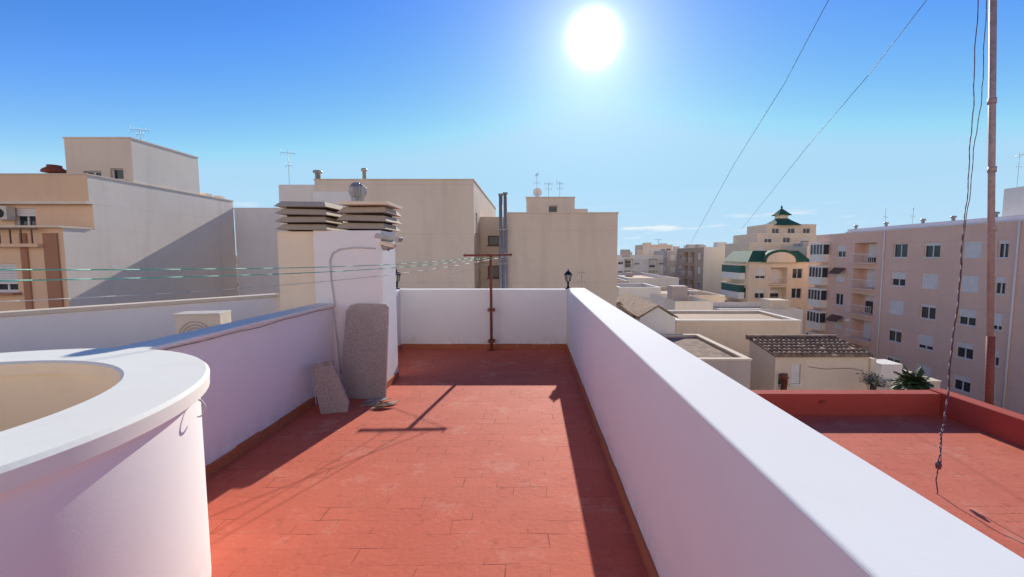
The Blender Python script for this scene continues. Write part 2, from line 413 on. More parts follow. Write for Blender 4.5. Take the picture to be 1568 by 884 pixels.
# leaning boards
B = Bd('leaning_insulation_board')
b0 = Vector((-2.17, 4.60, 0)); b1 = Vector((-1.64, 4.55, 0)); H = 1.08; lean = Vector((-.03, .28, 1)).normalized()
ax = (b1-b0); L = ax.length; axn = ax.normalized()
prof = [(0, 0), (L, 0), (L*.985, H*.97), (L*.93, H), (L*.30, H*1.005), (L*.12, H*.985), (L*.03, H*.92), (.0, H*.5)]
nrm = axn.cross(lean).normalized()
B.prism([b0+axn*a+lean*z for a, z in prof], -nrm*.035, 'speckled_board'); B.done(.006, 2)
B = Bd('leaning_small_board')
b0 = Vector((-2.14, 4.12, 0.0)); axn = Vector((.93, .25, 0)).normalized(); lean = Vector((-.16, .17, 1)).normalized()
nrm = axn.cross(lean).normalized()
B.prism([b0+axn*a+lean*z for a, z in [(0, 0), (.25, 0), (.27, .10), (.15, .53), (-.06, .50)]], -nrm*.07, 'speckled_board')
B.prism([b0-nrm*-.004+axn*a+lean*z for a, z in [(-.055, .46), (.165, .49), (.15, .535), (-.062, .505)]], -nrm*.08, 'rag')
for t in (.0, .12):
    B.tube(b0+axn*(-.03+t)+lean*.1-nrm*-.01, b0+axn*(-.04+t)+lean*.49-nrm*-.01, .004, 'wire_white', 5)
B.done(.004, 1)
B = Bd('rag_pile'); random.seed(3)
for k in range(7):
    c = F(577+random.uniform(-20, 22), 622+random.uniform(-7, 4), .0); a = random.uniform(-.2, .9); w = random.uniform(.03, .06)
    d1 = Vector((math.cos(a), math.sin(a), .05))*w*2.2; d2 = Vector((-math.sin(a), math.cos(a), .03))*w
    B.prism([c+Vector((0, 0, .004+.004*k))-d1, c-d2*.6+Vector((0, 0, .006+.004*k)), c+d1+Vector((0, 0, .015)), c+d2+Vector((0, 0, .01+.004*k))], (0, 0, .006), random.choice(['rag', 'taupe_slab', 'speckled_board', 'frame_brown']))
B.done()

# clothesline T post
B = Bd('clothesline_post'); px = S(752, 450, 7.0).x; py = 6.99; ztop = S(752, 391, py).z
B.tube((px, py, 0), (px, py, ztop), .024, 'rust', 14)
B.tube((S(710, 390, py).x, py-.03, ztop-.005), (S(784, 390, py).x, py+.03, ztop+.01), .017, 'rust', 12)
for v in (475, 523):
    z = S(752, v, py).z
    B.box(px-.055, px+.055, py+.026, YE+.0, z-.018, z+.018, 'rust'); B.box(px-.06, px+.06, py-.034, py-.024, z-.02, z+.02, 'rust')
    B.lathe(px-.045, py-.04, [(.008, z-.008), (.008, z+.008)], 'galv', 6)
for k in range(5):
    x = S(710, 390, py).x+.03+.19*k; B.tube((x, py-.02, ztop-.03), (x, py-.02, ztop+.035), .005, 'rust', 6)
B.lathe(px, py, [(.05, 0.0), (.05, .012), (.028, .02)], 'rust', 16)
B.done()
def sag(p, q, s, n=24):
    p = Vector(p); q = Vector(q); return [p.lerp(q, k/n)-Vector((0, 0, s*4*(k/n)*(1-k/n))) for k in range(n+1)]
B = Bd('clothesline')
B.path(sag((S(735, 394, 6.97)), S(-60, 413, 1.9), .06), .0035, 'wire_green', 6)
B.path(sag((S(755, 394, 6.97)), S(-60, 431, 1.95), .07), .0035, 'wire_green', 6)
B.path(sag((S(775, 393, 6.97)), S(-60, 465, 2.5), .10), .003, 'wire_white', 6)
B.path(sag((S(783, 393, 6.97)), S(600, 443, 7.15), .03), .003, 'wire_white', 6)
B.done()

def lantern(x, y, z):
    B = Bd('wall_lantern')
    B.lathe(x, y, [(.05, z), (.05, z+.015), (.02, z+.03), (.016, z+.09), (.026, z+.10), (.016, z+.115), (.03, z+.135)], 'black_metal', 12)
    B.lathe(x, y, [(.038, z+.137), (.058, z+.245)], 'lamp_glass', 6, smooth=False)
    for k in range(6):
        a = math.pi/3*k; c, s_ = math.cos(a), math.sin(a)
        B.tube((x+.039*c, y+.039*s_, z+.135), (x+.06*c, y+.06*s_, z+.248), .006, 'black_metal', 5)
    B.lathe(x, y, [(.075, z+.245), (.07, z+.26), (.04, z+.295), (.02, z+.31), (.008, z+.325), (.012, z+.335), (.004, z+.35)], 'black_metal', 6, smooth=False)
    B.done()
lantern(S(869, 440, 7.22).x+.01, 7.22, WH-.012); lantern(S(608, 440, 7.2).x, 7.2, WH-.013)

# ---------- adjoining red terrace (right, lower) ----------
RZ = -.9
p1 = F(1210, 636, RZ); XRR = 6.42; YR = p1.y
B = Bd('lower_terrace_building'); B.box(XR+WT+.002, XRR+.24, -6, YR+.3, GZ, RZ-.03, 'cream_town'); B.done()
B = Bd('lower_terrace_floor'); B.face([(XR+WT, -6, RZ), (XRR+.05, -6, RZ), (XRR+.05, YR+.05, RZ), (XR+WT, YR+.05, RZ)], 'red_tile_floor_far'); B.done()
B = Bd('lower_terrace_parapet')
B.box(XR+WT+.003, XRR-.001, YR, YR+.22, RZ-.03, RZ+.34, 'red_painted')
B.box(XRR, XRR+.22, -5, YR+.22, RZ-.03, RZ+.36, 'red_painted')
B.lathe(S(1260, 622, YR-.02).x, YR-.01, [(.05, RZ+.2), (.05, RZ+.24)], 'red_painted', 10)
B.done(.02, 3)
B = Bd('antenna_mast'); yp = 6.2
q0 = S(1515, 629, yp); q0.z = RZ; q1 = S(1517, 515, yp); q2 = S(1521, -60, yp)
B.tube(q0, q1, .05, 'rust', 14); B.tube(q1-Vector((0, 0, .1)), q2, .04, 'pole_grey', 14)
for v in (155, 260, 350):
    z = S(1519, v, yp); B.lathe(z.x, yp, [(.05, z.z-.04), (.05, z.z+.04)], 'pole_grey', 12)
B.tube(q2+Vector((-.4, 0, -.1)), q2+Vector((.4, 0, -.1)), .02, 'pole_grey')
B.done()
B = Bd('hanging_cable')
def wob(us, r, m, amp=.010):
    pts = []
    for i in range(len(us)-1):
        for k in range(8):
            t = k/8; a = us[i]; b_ = us[i+1]
            p = S(a[0]+(b_[0]-a[0])*t, a[1]+(b_[1]-a[1])*t, a[2]+(b_[2]-a[2])*t)
            s_ = i*8+k
            pts.append(p+Vector((amp*math.sin(s_*.7)+amp*.6*math.sin(s_*1.9), 0, 0)))
    pts.append(S(*us[-1])); B.path(pts, r, m, 6)
wob([(1500, -60, 5.9), (1492, 120, 5.8), (1486, 230, 5.6), (1476, 350, 5.3), (1462, 500, 4.9), (1444, 650, 4.5), (1437, 700, 4.3), (1434, 770, 4.2)], .006, 'wire_dark')
wob([(1512, -60, 5.9), (1506, 120, 5.8), (1492, 230, 5.6), (1478, 350, 5.3), (1463, 500, 4.9), (1446, 650, 4.5), (1438, 715, 4.35)], .005, 'wire_dark')
B.lathe(S(1437, 712, 4.35).x, 4.35, [(.02, S(1437, 718, 4.35).z), (.03, S(1437, 712, 4.35).z), (.015, S(1437, 706, 4.35).z)], 'wire_dark', 8)
B.done()
B = Bd('guy_wire')
B.path([S(1290, -40, 7), S(1200, 130, 9.5), S(1125, 250, 13), S(1058, 372, 22)], .006, 'steel_wire', 5)
B.path([S(1450, -40, 7), S(1330, 115, 9), S(1240, 220, 12), S(1135, 352, 22)], .006, 'steel_wire', 5)
B.done()

# ---------- left neighbour roof terrace ----------
A = F(0, 480, .86); Bp = F(425, 451, .86); dv = (Bp-A).normalized(); A2 = A-dv*6
B = Bd('neighbour_roof_terrace')
poly = [(-2.54, -6), (-2.54, 8.7), (Bp.x, Bp.y+.2), (A2.x, A2.y), (-14, -6)]
B.prism([(x, y, GZ) for x, y in poly], (0, 0, .0-GZ+.2), 'grey_side')
B.face([(x, y, .204) for x, y in poly], 'roof_flat')
n = Vector((-dv.y, dv.x, 0))
B.obox((A2.x, A2.y, .19), dv*(Bp-A2).length, n*.18, (0, 0, .62), 'shade_blue_white')
B.obox(Vector((A2.x, A2.y, .812))-n*.03, dv*((Bp-A2).length+.03), n*.26, (0, 0, .055), 'old_coping')
B.box(Bp.x+.02, -2.56, Bp.y-.05, Bp.y+.15, .19, .81, 'grey_side'); B.box(Bp.x+.04, -2.5, Bp.y-.09, Bp.y+.19, .813, .868, 'old_coping')
B.done(.006, 1)
B = Bd('air_conditioner')
o = S(268, 505, 5.2); o.z = .35
ax = Vector((.50, .10, 0)); ay = Vector((-.06, .28, 0))
B.obox(o, ax, ay, (0, 0, .50), 'ac_beige'); B.obox(o+Vector((-.02, -.02, .502)), ax*1.05, ay*1.08, (0, 0, .02), 'ac_beige')
c = o+ax*.42+Vector((.01, -.012, .25)); an = ax.normalized()
for rr in (.05, .09, .13, .17):
    pr = [c+an*rr*math.cos(t*math.pi/12)+Vector((0, 0, rr*math.sin(t*math.pi/12))) for t in range(25)]
    B.path(pr, .004, 'galv', 5)
for k in (0, .86): B.obox(o+ax*k+Vector((0, 0, -.145)), ax*.1, ay, (0, 0, .14), 'galv')
B.done(.01, 2)

# ---------- left apartment building ----------
B = Bd('stepped_apartment_building'); XA = -22.0; YAe = SX(357, 315, XA).y
yl = SX(97, 360, XA).y; ym = SX(143, 330, XA).y; yu = SX(133, 268, XA).y
zl = SX(97, 349, XA).z; zm = SX(143, 313, XA).z; zu = SX(133, 268, XA).z
hl = []
for k in range(4):
    zc = S(20, 425, yl).z-3.0*k
    hl.append((-25.6, -24.35, zc-.65, zc+.65, 'w', .75)); hl.append((-30, -28.7, zc-.65, zc+.65, 'w', .5))
shell(B, -38, XA, yl, YAe, GZ, zl, 'tan_front', {'S': hl}, mats={'E': 'grey_side'}, cop=None, par=.02)
for (xa, xb) in ((-22.9, -22.25), (-24.0, -23.7)):
    B.box(xa, xb, yl-.08, yl+.01, GZ, zl-.25, 'tan_brown')
B.box(-38, -22.9, yl-.3, yl-.003, zl-.9, zl-.75, 'tan_front'); B.box(-38, XA+.05, yl-.25, yl+1.3, zl+.002, zl+.09, 'cream_wall')
for k in range(12): B.box(-23.2-k*.5, -23.15-k*.5, yl-.28, yl-.24, zl-.75, zl-.1, 'frame_brown')
B.box(-38, -22.9, yl-.29, yl-.23, zl-.1, zl-.05, 'frame_brown')
B.box(-26.4, -24.2, yl-.35, yl-.006, S(20, 448, yl).z-.1, S(20, 448, yl).z, 'tan_brown')
zc = S(38, 338, ym).z
shell(B, -38, XA+.0, ym, YAe, zl+.003, zm, 'tan_front', {'S': [(S(22, 338, ym).x, S(55, 338, ym).x, zl+.1, zl+1.05, 'w', .4)]}, mats={'E': 'grey_side'}, cop=None, par=.02)
shell(B, -38, XA, yu, YAe, zm+.003, zu, 'tan_front', {}, mats={'E': 'grey_side'}, cop='old_coping', par=.6)
B.box(-38, XA+.03, yu-.15, yu-.003, zm-.02, zm+.12, 'cream_wall')
yp0 = SX(200, 212, XA).y; yp1 = SX(303, 243, XA).y; zp = SX(200, 212, XA).z
xl = S(98, 218, yp0).x
shell(B, xl, XA-.003, yp0, yp1, zu-.6, zp, 'tan_front', {'S': [(S(169, 265, yp0).x, S(189, 265, yp0).x, S(169, 275, yp0).z, S(169, 258, yp0).z, 'w', 0), (S(128, 265, yp0).x, S(155, 265, yp0).x, zu+.1, S(150, 262, yp0).z, 'w', 0)]}, mats={'E': 'grey_side', 'S': 'beige_big'}, cop='grey_side', par=.3)
q = S(84, 262, 23.5); B.lathe(q.x, 23.5, [(.28, zu-.5), (.28, q.z-.1), (.55, q.z-.1), (.5, q.z+.05), (.3, q.z+.2), (.3, q.z+.3)], 'rust', 14)
for u in (315, 335): 
    q = SX(u, 303, XA-.6); B.box(q.x-.4, q.x, q.y, q.y+.6, zu-.6, zu+.35, 'grey_side')
q = S(3, 327, ym-.3); B.box(q.x-.45, q.x+.35, ym-.4, ym-.05, q.z-.3, q.z+.35, 'ac_beige')
B.tube((q.x+.0, ym-.42, q.z), (q.x, ym-.40, q.z), .22, 'dark_gap', 16)
B.done()
antenna((S(215, 212, 24.5).x, 24.5, zp), .8, .8)

# ---------- blue-white end building ----------
B = Bd('white_gable_building'); zb = S(400, 320, YAe+.1).z
shell(B, XA+.02, -12, YAe+.05, YAe+14, GZ, zb, 'shade_blue_white', {}, cop='shade_blue_white')
B.done()
# ---------- big beige party-wall building ----------
B = Bd('beige_party_wall_building'); yc = 25.0
xa = S(482, 290, yc).x; xb = S(725, 280, yc).x; zc = S(600, 276, yc).z
shell(B, xa, xb, yc, 40, GZ, zc, 'beige_big', {'E': [(25.8, 26.6, zc-3.0, zc-1.8, 'w', 0), (25.8, 26.6, zc-6.0, zc-4.8, 'w', 0)]}, cop='old_coping')
B.box(S(422, 290, yc).x, xa-.01, yc+.3, 38, GZ, S(450, 283, yc+.3).z, 'white_town')
B.box(xa-.0, xa+2.2, yc-.25, yc-.005, GZ, zc-.7, 'shade_blue_white')
for (u, v0, v1, w) in ((487, 281, 262, .16), (558, 277, 259, .11)):
    p = S(u, v0, yc+1); z1 = S(u, v1, yc+1).z
    B.lathe(p.x, yc+1, [(w, zc-.6), (w, z1-.12), (w*1.7, z1-.12), (w*1.7, z1-.02), (w*1.2, z1+.03)], 'galv', 10)
B.done()
antenna((S(443, 280, 27).x, 27, zc-.3), S(443, 230, 27).z-zc+.3, .8)
# ---------- second beige building ----------
B = Bd('beige_building_with_lightwell'); yr = 28.0
xa2 = S(774, 400, yc).x; xb2 = S(945, 400, yc).x; zd = S(850, 327, yc).z
shell(B, xa2, xb2, yc, 42, GZ, zd, 'beige_big2', {}, cop='old_coping')
holes = []
for (v0, v1) in ((361, 376), (407, 426), (455, 475)):
    holes.append((S(747, v0, yr).x, S(764, v0, yr).x, S(747, v1, yr).z, S(747, v0, yr).z, 'w', 0))
facade(B, 'S', yr, xb, xa2, GZ, zd, holes, 'beige_big2', frame='frame_brown')
B.face([(xb, yr, zd), (xa2, yr, zd), (xa2, 40, zd), (xb, 40, zd)], 'roof_flat')
B.box(xb, xa2, yr-.04, yr+.2, zd+.003, zd+.07, 'old_coping')
yb = 31
x1, x2 = S(806, 310, yb).x, S(880, 310, yb).x; z2 = S(840, 303, yb).z
shell(B, x1, x2, yb, 36, zd-.55, z2, 'beige_big', {'S': [(x1+1.6, x1+2.3, z2-1.2, z2-.55, 'w', 0)]}, cop='old_coping', par=.15)
B.box(x2+.01, S(900, 310, yb).x, yb, 35, zd-.55, S(900, 320, yb).z, 'beige_big'); 
B.done()
B = Bd('flue_pipe')
for u, r, t in ((767, .11, 298), (774, .11, 296)):
    x = S(u, 380, yc-.3).x
    B.tube((x, yc-.25, GZ), (x, yc-.25, S(u, t, yc-.25).z), r, 'galv', 14)
    z = S(u, t, yc-.25).z; B.lathe(x, yc-.25, [(r*1.3, z-.06), (r*1.3, z+.04)], 'galv', 14)
for k in range(8): B.box(S(763, 380, yc).x, S(778, 380, yc).x, yc-.37, yc-.13, zd-1-2*k, zd-.96-2*k, 'galv')
B.done()
for u, v in ((822, 265), (840, 280), (857, 279)):
    antenna((S(u, 303, 32).x, 32, z2), S(u, v, 32).z-z2, .7, 6, random.uniform(0, 2))
B = Bd('satellite_dish'); c = S(823, 295, 31.5); R = .33
for j in range(4):
    for t in range(18):
        P = lambda jj, tt: c+Vector((R*jj/4*math.cos(tt*math.pi/9), .12*(1-(jj/4)**2)-.05, R*jj/4*math.sin(tt*math.pi/9)))
        B.face([P(j, t), P(j+1, t), P(j+1, t+1), P(j, t+1)], 'frame_white', True)
B.tube(c, c+Vector((0, -.3, .1)), .012, 'galv', 6); B.tube(c, (c.x, c.y+.1, z2), .02, 'galv', 6); B.done()
antenna((S(890, 443, 23).x, 23, S(890, 445, 23).z-.5), 1.6, .5, 5)
B = Bd('courtyard_building'); shell(B, -12, 5, 9.5, 22.5, GZ, -2.2, 'cream_town', {}, roofm='roof_flat'); B.done()

# ---------- pink-tan apartment block on the right ----------
B = Bd('pink_apartment_block'); XP = 38.0; y0, y1 = 14.0, SX(1250, 380, 38.0).y
zt = SX(1450, 347, XP).z
hs = []
zc0 = SX(1375, 384, XP).z
def yy(u): return SX(u, 420, XP).y
for k in range(5):
    zc = zc0-2.95*k
    for (ua, ub) in ((1365, 1387), (1412, 1437), (1472, 1500), (1524, 1541), (1280, 1293)):
        a, b_ = yy(ub), yy(ua); hs.append((a, b_, zc-.7, zc+.7, 'w'))
    a, b_ = yy(1340), yy(1306); hs.append((a, b_, zc-1.3, zc+.95, 'b'))
    for c in (30.5, 27, 23, 19): hs.append((c-.7, c+.7, zc-.7, zc+.7, 'w'))
shell(B, XP, 52, y0, y1, GZ, zt, 'pink_tan', {'W': hs}, cop='lavender_white', par=.4)
B.box(XP+.15, 51.5, y0, yy(1292), zt+.075, zt+.5, 'lavender_white')
B.box(XP-.1, XP+.148, y0, yy(1292), zt+.075, zt+.18, 'frame_white')
for u in (1352, 1556):
    y = yy(u); B.tube((XP-.08, y, GZ), (XP-.08, y, zt), .07, 'frame_white', 8)
for u in (1300, 1345, 1400, 1445, 1508, 1560):
    y = yy(u); B.lathe(XP+.5, y, [(.14, zt), (.14, zt+.75), (.24, zt+.8), (.2, zt+.95)], 'galv', 10)
p = SX(1535, 320, 40.0); B.box(40, 43, p.y-4.5, p.y, zt+.4, SX(1535, 290, 40.0).z, 'white_town')
for k in range(5):
    zc = zc0-2.95*k
    B.box(XP-.9, XP-.003, yy(1268), y1-.1, zc-1.35, zc-.35, 'white_town'); B.box(XP-.85, XP-.05, yy(1268)+.05, y1-.15, zc-.345, zc+.9, 'glass_dark')
    for j in range(5):
        y = yy(1268)+(y1-.1-yy(1268))*j/4.0; B.box(XP-.88, XP-.8, y-.05, y+.05, zc-.345, zc+.9, 'frame_white')
    B.box(XP-.95, XP-.003, yy(1268)-.03, y1-.07, zc+.905, zc+1.15, 'white_town')
    if k in (1, 3): B.obox((XP-.05, yy(1293)-.2, zc+.9), (-.8, 0, -.7), (0, 1.9, 0), (0, 0, .05), 'frame_brown')
B.done()
antenna((41, SX(1557, 288, 41).y, zt+3), SX(1557, 235, 41).z-zt-3, 1.2, 8, 1.2)
for u in (1355, 1397): antenna((42, SX(u, 345, 42).y, zt), SX(u, 317, 42).z-zt, 1.0, 6, .9)

# ---------- ornate green-roofed building ----------
B = Bd('green_roofed_building'); ye = 62.0
xa = S(1146, 430, ye).x; xb = S(1237, 430, ye).x; z0 = S(1190, 402, ye).z
yb = SX(1108, 430, xa).y
hS = grid(xa+.4, xb-.2, z0, 5, 3, 1.5, 1.5, 2.95, off=.9, balc=(1,)); hW = grid(ye+.3, yb-.2, z0, 5, 3, 1.7, 1.6, 2.95, off=.9)
shell(B, xa, xb, ye, yb, GZ, z0, 'cream_town', {'S': hS, 'W': hW}, shut='shutter_white')
for k in range(5):
    z = z0-2.95*k; B.box(xa-.9, xa-.003, ye+1, yb-1, z-2.6, z-1.6, 'white_town'); B.box(xa-.85, xa-.05, ye+1.05, yb-1.05, z-1.595, z-.5, 'awning_green'); B.box(xa-.95, xa-.003, ye+.95, yb-.95, z-.495, z-.25, 'cream_town')
zg = S(1190, 384, ye).z
B.hexa([(xa-.4, ye-.4, z0+.08), (xb+.3, ye-.4, z0+.08), (xb+.3, yb, z0+.08), (xa-.4, yb, z0+.08), (xa+1.0, ye+1.0, zg), (xb-1.0, ye+1.0, zg), (xb-1.0, yb-1, zg), (xa+1.0, yb-1, zg)], 'green_tile')
xm = (xa+xb)/2; arch = [(xm-2.6, z0+.0)]+[(xm+2.6*math.cos(math.pi-t*math.pi/12), z0+.3+1.6*math.sin(t*math.pi/12)) for t in range(13)]+[(xm+2.6, z0+.0)]
B.prism([(x, ye-.5, z) for x, z in arch], (0, 1.8, 0), 'green_tile')
arch = [(xm+(x-xm)*.82, z0+(z-z0)*.8) for x, z in arch]; B.prism([(x, ye-.56, z) for x, z in arch], (0, .05, 0), 'cream_town')
yt = 73.0
def bx(u0, u1, vt, zb_, y=yt, m='cream_town', d=9):
    a, c = S(u0, vt, y).x, S(u1, vt, y).x; z = S(u0, vt, y).z
    shell(B, a, c, y, y+d, zb_, z, m, {'S': grid(a+.3, c-.3, z, 1, 3, 1.3, 1.2, 3, off=.7)}, par=.3); return z
za = bx(1147, 1250, 372, -2, 73); zb2 = bx(1160, 1250, 358, za-.3, 75); zc2 = bx(1174, 1250, 344, zb2-.3, 77, d=7)
yq = 79; cxq = S(1196, 340, yq).x
B.lathe(cxq, yq, [(3.4, zc2-.1), (3.0, zc2+.15), (1.6, zc2+.9), (1.2, zc2+1.2)], 'green_tile', 8, smooth=False)
B.lathe(cxq, yq, [(1.1, zc2+1.2), (1.1, zc2+1.9)], 'cream_town', 8, smooth=False)
B.lathe(cxq, yq, [(1.8, zc2+1.85), (1.4, zc2+2.1), (.5, zc2+2.8), (.12, zc2+3.1), (.2, zc2+3.3), (.04, zc2+3.7)], 'green_tile', 8, smooth=False)
B.done()
# ---------- other street buildings ----------
def block(name, u0, u1, vt, Y, depth, m, sc_=4, wc=4, rows=5, mats=None, balc=(), balw=(), roofm='roof_grey', cop='white_coping', w=1.3, noS=False, junk=3, par=.55):
    a, c = S(u0, vt, Y).x, S(u1, vt, Y).x; z = S(u0, vt, Y).z
    B = Bd(name)
    h = {'S': [] if noS else grid(a+.4, c-.4, z, rows, sc_, w, 1.3, 3, balc=balc), 'W': grid(Y+.4, Y+depth-.4, z, rows, wc, w, 1.3, 3, balc=balw)}
    shell(B, a, c, Y, Y+depth, GZ, z, m, h, mats=mats, roofm=roofm, cop=cop, par=par)
    for k in range(junk):
        x = random.uniform(a+1, c-1); y = Y+random.uniform(1, depth-1); s_ = random.uniform(.4, 1.1)
        B.box(x-s_, x+s_, y-s_, y+s_, z-par, z+random.uniform(.5, 1.6), random.choice(['white_town', 'cream_town', 'grey_town']))
    B.done(); return a, c, z
block('brown_balcony_building', 1078, 1137, 379, 86, 16, 'white_town', mats={'W': 'brown_town'}, wc=4, balw=(1, 2), noS=True)
block('grey_balcony_building', 1022, 1078, 384, 105, 12, 'grey_town', sc_=4, balc=(1, 2))
block('grey_apartment_building', 942, 1022, 391, 108, 14, 'grey_town', sc_=6, balc=(1, 4), mats={'S': 'white_town'})
block('cream_rooftop_building', 985, 1030, 375, 126, 10, 'cream_town', sc_=5)
block('distant_apartment_building', 1060, 1092, 381, 130, 10, 'brown_town', sc_=4)
block('tall_cream_building', 1236, 1262, 378, 66, 14, 'cream_town', sc_=2, balc=(0,))
block('street_corner_building', 1108, 1140, 388, 96, 10, 'white_town', sc_=3)
block('distant_white_building', 1180, 1300, 366, 118, 12, 'white_town', sc_=6)
block('small_glazed_building', 948, 1012, 441, 52, 8, 'white_town', sc_=4, rows=2, w=1.0, junk=0)
block('low_white_building', 1034, 1092, 462, 38, 8, 'white_town', sc_=3, rows=2, roofm='roof_flat', cop=None, junk=1)
block('long_beige_wall_house', 1036, 1226, 492, 27, 5.0, 'cream_town', noS=True, rows=1, wc=1, cop='white_town', roofm='roof_flat', junk=0, par=.12)
block('low_grey_building', 1100, 1230, 474, 44, 7, 'white_town', sc_=5, rows=3, cop=None, junk=1)
block('low_terracotta_building', 1030, 1150, 552, 18.5, 6, 'grey_town', noS=True, rows=1, wc=1, roofm='clay_tiles', cop='old_coping', junk=0, par=.1)
block('low_courtyard_house', 1330, 1440, 585, 24, 6, 'grey_town', sc_=3, rows=2, roofm='roof_grey', cop='old_coping', junk=1)
random.seed(21)
def tiled(B, x0, x1, yf, yb_, zf, zb_, m='clay_tiles', step=.24):
    n = int((x1-x0)/step); st = (x1-x0)/n
    B.hexa([(x0, yf, zf-.1), (x1, yf, zf-.1), (x1, yb_, zb_-.1), (x0, yb_, zb_-.1), (x0, yf, zf-.02), (x1, yf, zf-.02), (x1, yb_, zb_-.02), (x0, yb_, zb_-.02)], m)
    rows = max(3, int(math.hypot(yb_-yf, zb_-zf)/.4))
    for k in range(n):
        x = x0+st*(k+.5)
        for r in range(rows):
            if random.random() < .03: continue
            t0 = r/rows; t1 = (r+1.15)/rows; j = random.uniform(-.02, .02)
            p = Vector((x+j, yf+(yb_-yf)*t0, zf+(zb_-zf)*t0)); q = Vector((x, yf+(yb_-yf)*min(1, t1), zf+(zb_-zf)*min(1, t1)-.02))
            B.tube(p, q, st*.36, m, 6, st*.30)
B = Bd('tiled_roof_house'); yf = 20.0; xh0 = S(1187, 560, yf).x; xh1 = S(1331, 560, yf).x
yk = SX(1147, 540, xh0).y; zf = S(1187, 546, yf).z; zk = S(1150, 517, yk).z
facade(B, 'S', yf, xh0, xh1, GZ, zf, [(S(1212, 570, yf).x, S(1226, 570, yf).x, S(1212, 588, yf).z, S(1212, 558, yf).z, 'w', 1), (S(1189, 570, yf).x+.1, S(1207, 570, yf).x, S(1190, 592, yf).z, S(1190, 572, yf).z, 'w', 0)], 'cream_town', shut='shutter_white')
for x in (xh0, xh1): B.face([(x, yf, GZ), (x, yk, GZ), (x, yk, zk-.12), (x, yf, zf-.0)], 'cream_town')
B.face([(xh0, yk, GZ), (xh1, yk, GZ), (xh1, yk, zk), (xh0, yk, zk)], 'cream_town')
tiled(B, xh0-.1, xh1+.1, yf-.15, yk, zf+.1, zk+.02)
B.box(xh0-.15, xh1+.15, yk-.1, yk+.15, zk-.1, zk+.14, 'clay_tiles')
B.box(xh1-.02, xh1+.25, yf-.1, yk, GZ, zf-.1, 'cream_town')
B.lathe(xh0+.35, yf-.2, [(.13, GZ), (.13, zf-1.0), (.2, zf-1.0), (.1, zf-.8)], 'rust', 12)
B.path([(xh0+1.6, yf-.03, zf-.5), (xh0+2.4, yf-.03, zf-.62), (xh0+3.6, yf-.03, zf-.58), (xh1-.3, yf-.03, zf-.7)], .012, 'wire_dark', 5)
B.done()
B = Bd('white_gabled_house'); yf = 26; xg0, xg1 = S(980, 490, yf).x, S(1034, 490, yf).x; ze = S(1000, 487, yf).z; zk = S(1000, 470, yf).z
facade(B, 'S', yf, xg0, xg1, GZ, ze, [(xg0+.5, xg0+1.1, ze-1.6, ze-.9, 'w', 0)], 'white_town')
xm = (xg0+xg1)/2
B.prism([(xg0, yf, ze+.001), (xg1, yf, ze+.001), (xm, yf, zk)], (0, 9, 0), 'white_town')
B.face([(xg0, yf, GZ), (xg0, yf+9, GZ), (xg0, yf+9, ze), (xg0, yf, ze)], 'white_town')
B.face([(xg1, yf, GZ), (xg1, yf+9, GZ), (xg1, yf+9, ze), (xg1, yf, ze)], 'white_town')
for sg in (-1, 1):
    B.prism([(xm, yf-.1, zk+.02), (xm+sg*(xg1-xm+.15), yf-.1, ze-.02), (xm+sg*(xg1-xm+.15), yf-.1, ze+.08), (xm, yf-.1, zk+.12)], (0, 9.2, 0), 'clay_tiles')
B.done()
B = Bd('old_tiled_roof_house'); xo0, xo1 = S(935, 480, 27).x, xg0-.05
z1 = S(960, 486, 27).z; z2_ = S(960, 463, 33).z
B.box(xo0, xo1, 27, 33.5, GZ, z1-.15, 'white_town'); tiled(B, xo0, xo1+1.6, 26.9, 33, z1+.05, z2_, step=.3); B.done()
random.seed(11)
for (x0, x1, y0, y1, z) in ((6.8, 11, 9, 17, -6.4), (11.5, 18, 9, 18, -7), (18.6, 25, 9, 22, -7.5), (17.5, 25, 30, 36, -6.2), (5.5, 16, 40, 50, -5), (5.5, 14, 54, 66, -4), (15, 25, 54, 70, -3.6), (6, 16, 70, 95, -2.6), (17, 26, 74, 100, -2.4), (38, 52, 90, 110, -.5), (-20, 4, 50, 70, 0)):
    B = Bd('town_house'); m = random.choice(['white_town', 'cream_town', 'cream_town', 'grey_town'])
    shell(B, x0, x1, y0, y1, GZ, z, m, {'S': grid(x0, x1, z, 2, max(2, int((x1-x0)/2.5)), 1.1, 1.2, 3), 'W': grid(y0, y1, z, 2, max(2, int((y1-y0)/3)), 1.1, 1.2, 3)}, roofm=random.choice(['roof_flat', 'roof_grey', 'red_painted']), cop='old_coping')
    for j in range(2):
        x = random.uniform(x0+1, x1-1); y = random.uniform(y0+1, y1-1); B.box(x-.7, x+.7, y-.8, y+.8, z-.5, z+random.uniform(.2, .9), random.choice(['grey_town', 'cream_town']))
    B.done()
for (u, v, Y) in ((1300, 500, 34), (1170, 480, 45), (1060, 455, 40)):
    p = S(u, v, Y); antenna((p.x, Y, p.z-2.5), 3.2, .9, 6, random.uniform(0, 2))
B = Bd('distant_city')
for k in range(150):
    y = random.uniform(150, 700); x = random.uniform(-1.3*y, 1.3*y); w = random.uniform(8, 22); z = random.uniform(-4, 2.2)
    m = random.choice(['white_town', 'cream_town', 'grey_town', 'brown_town'])
    B.box(x-w/2, x+w/2, y, y+12, GZ, z, m)
    for r in range(4):
        for c in range(int(w/3)): B.box(x-w/2+1+c*3, x-w/2+2.3+c*3, y-.05, y+.1, z-2.5-3*r, z-1.2-3*r, 'glass_dark')
B.done()
antenna((S(1008, 378, 112).x, 112, S(1008, 378, 112).z), 2, 2, 5)

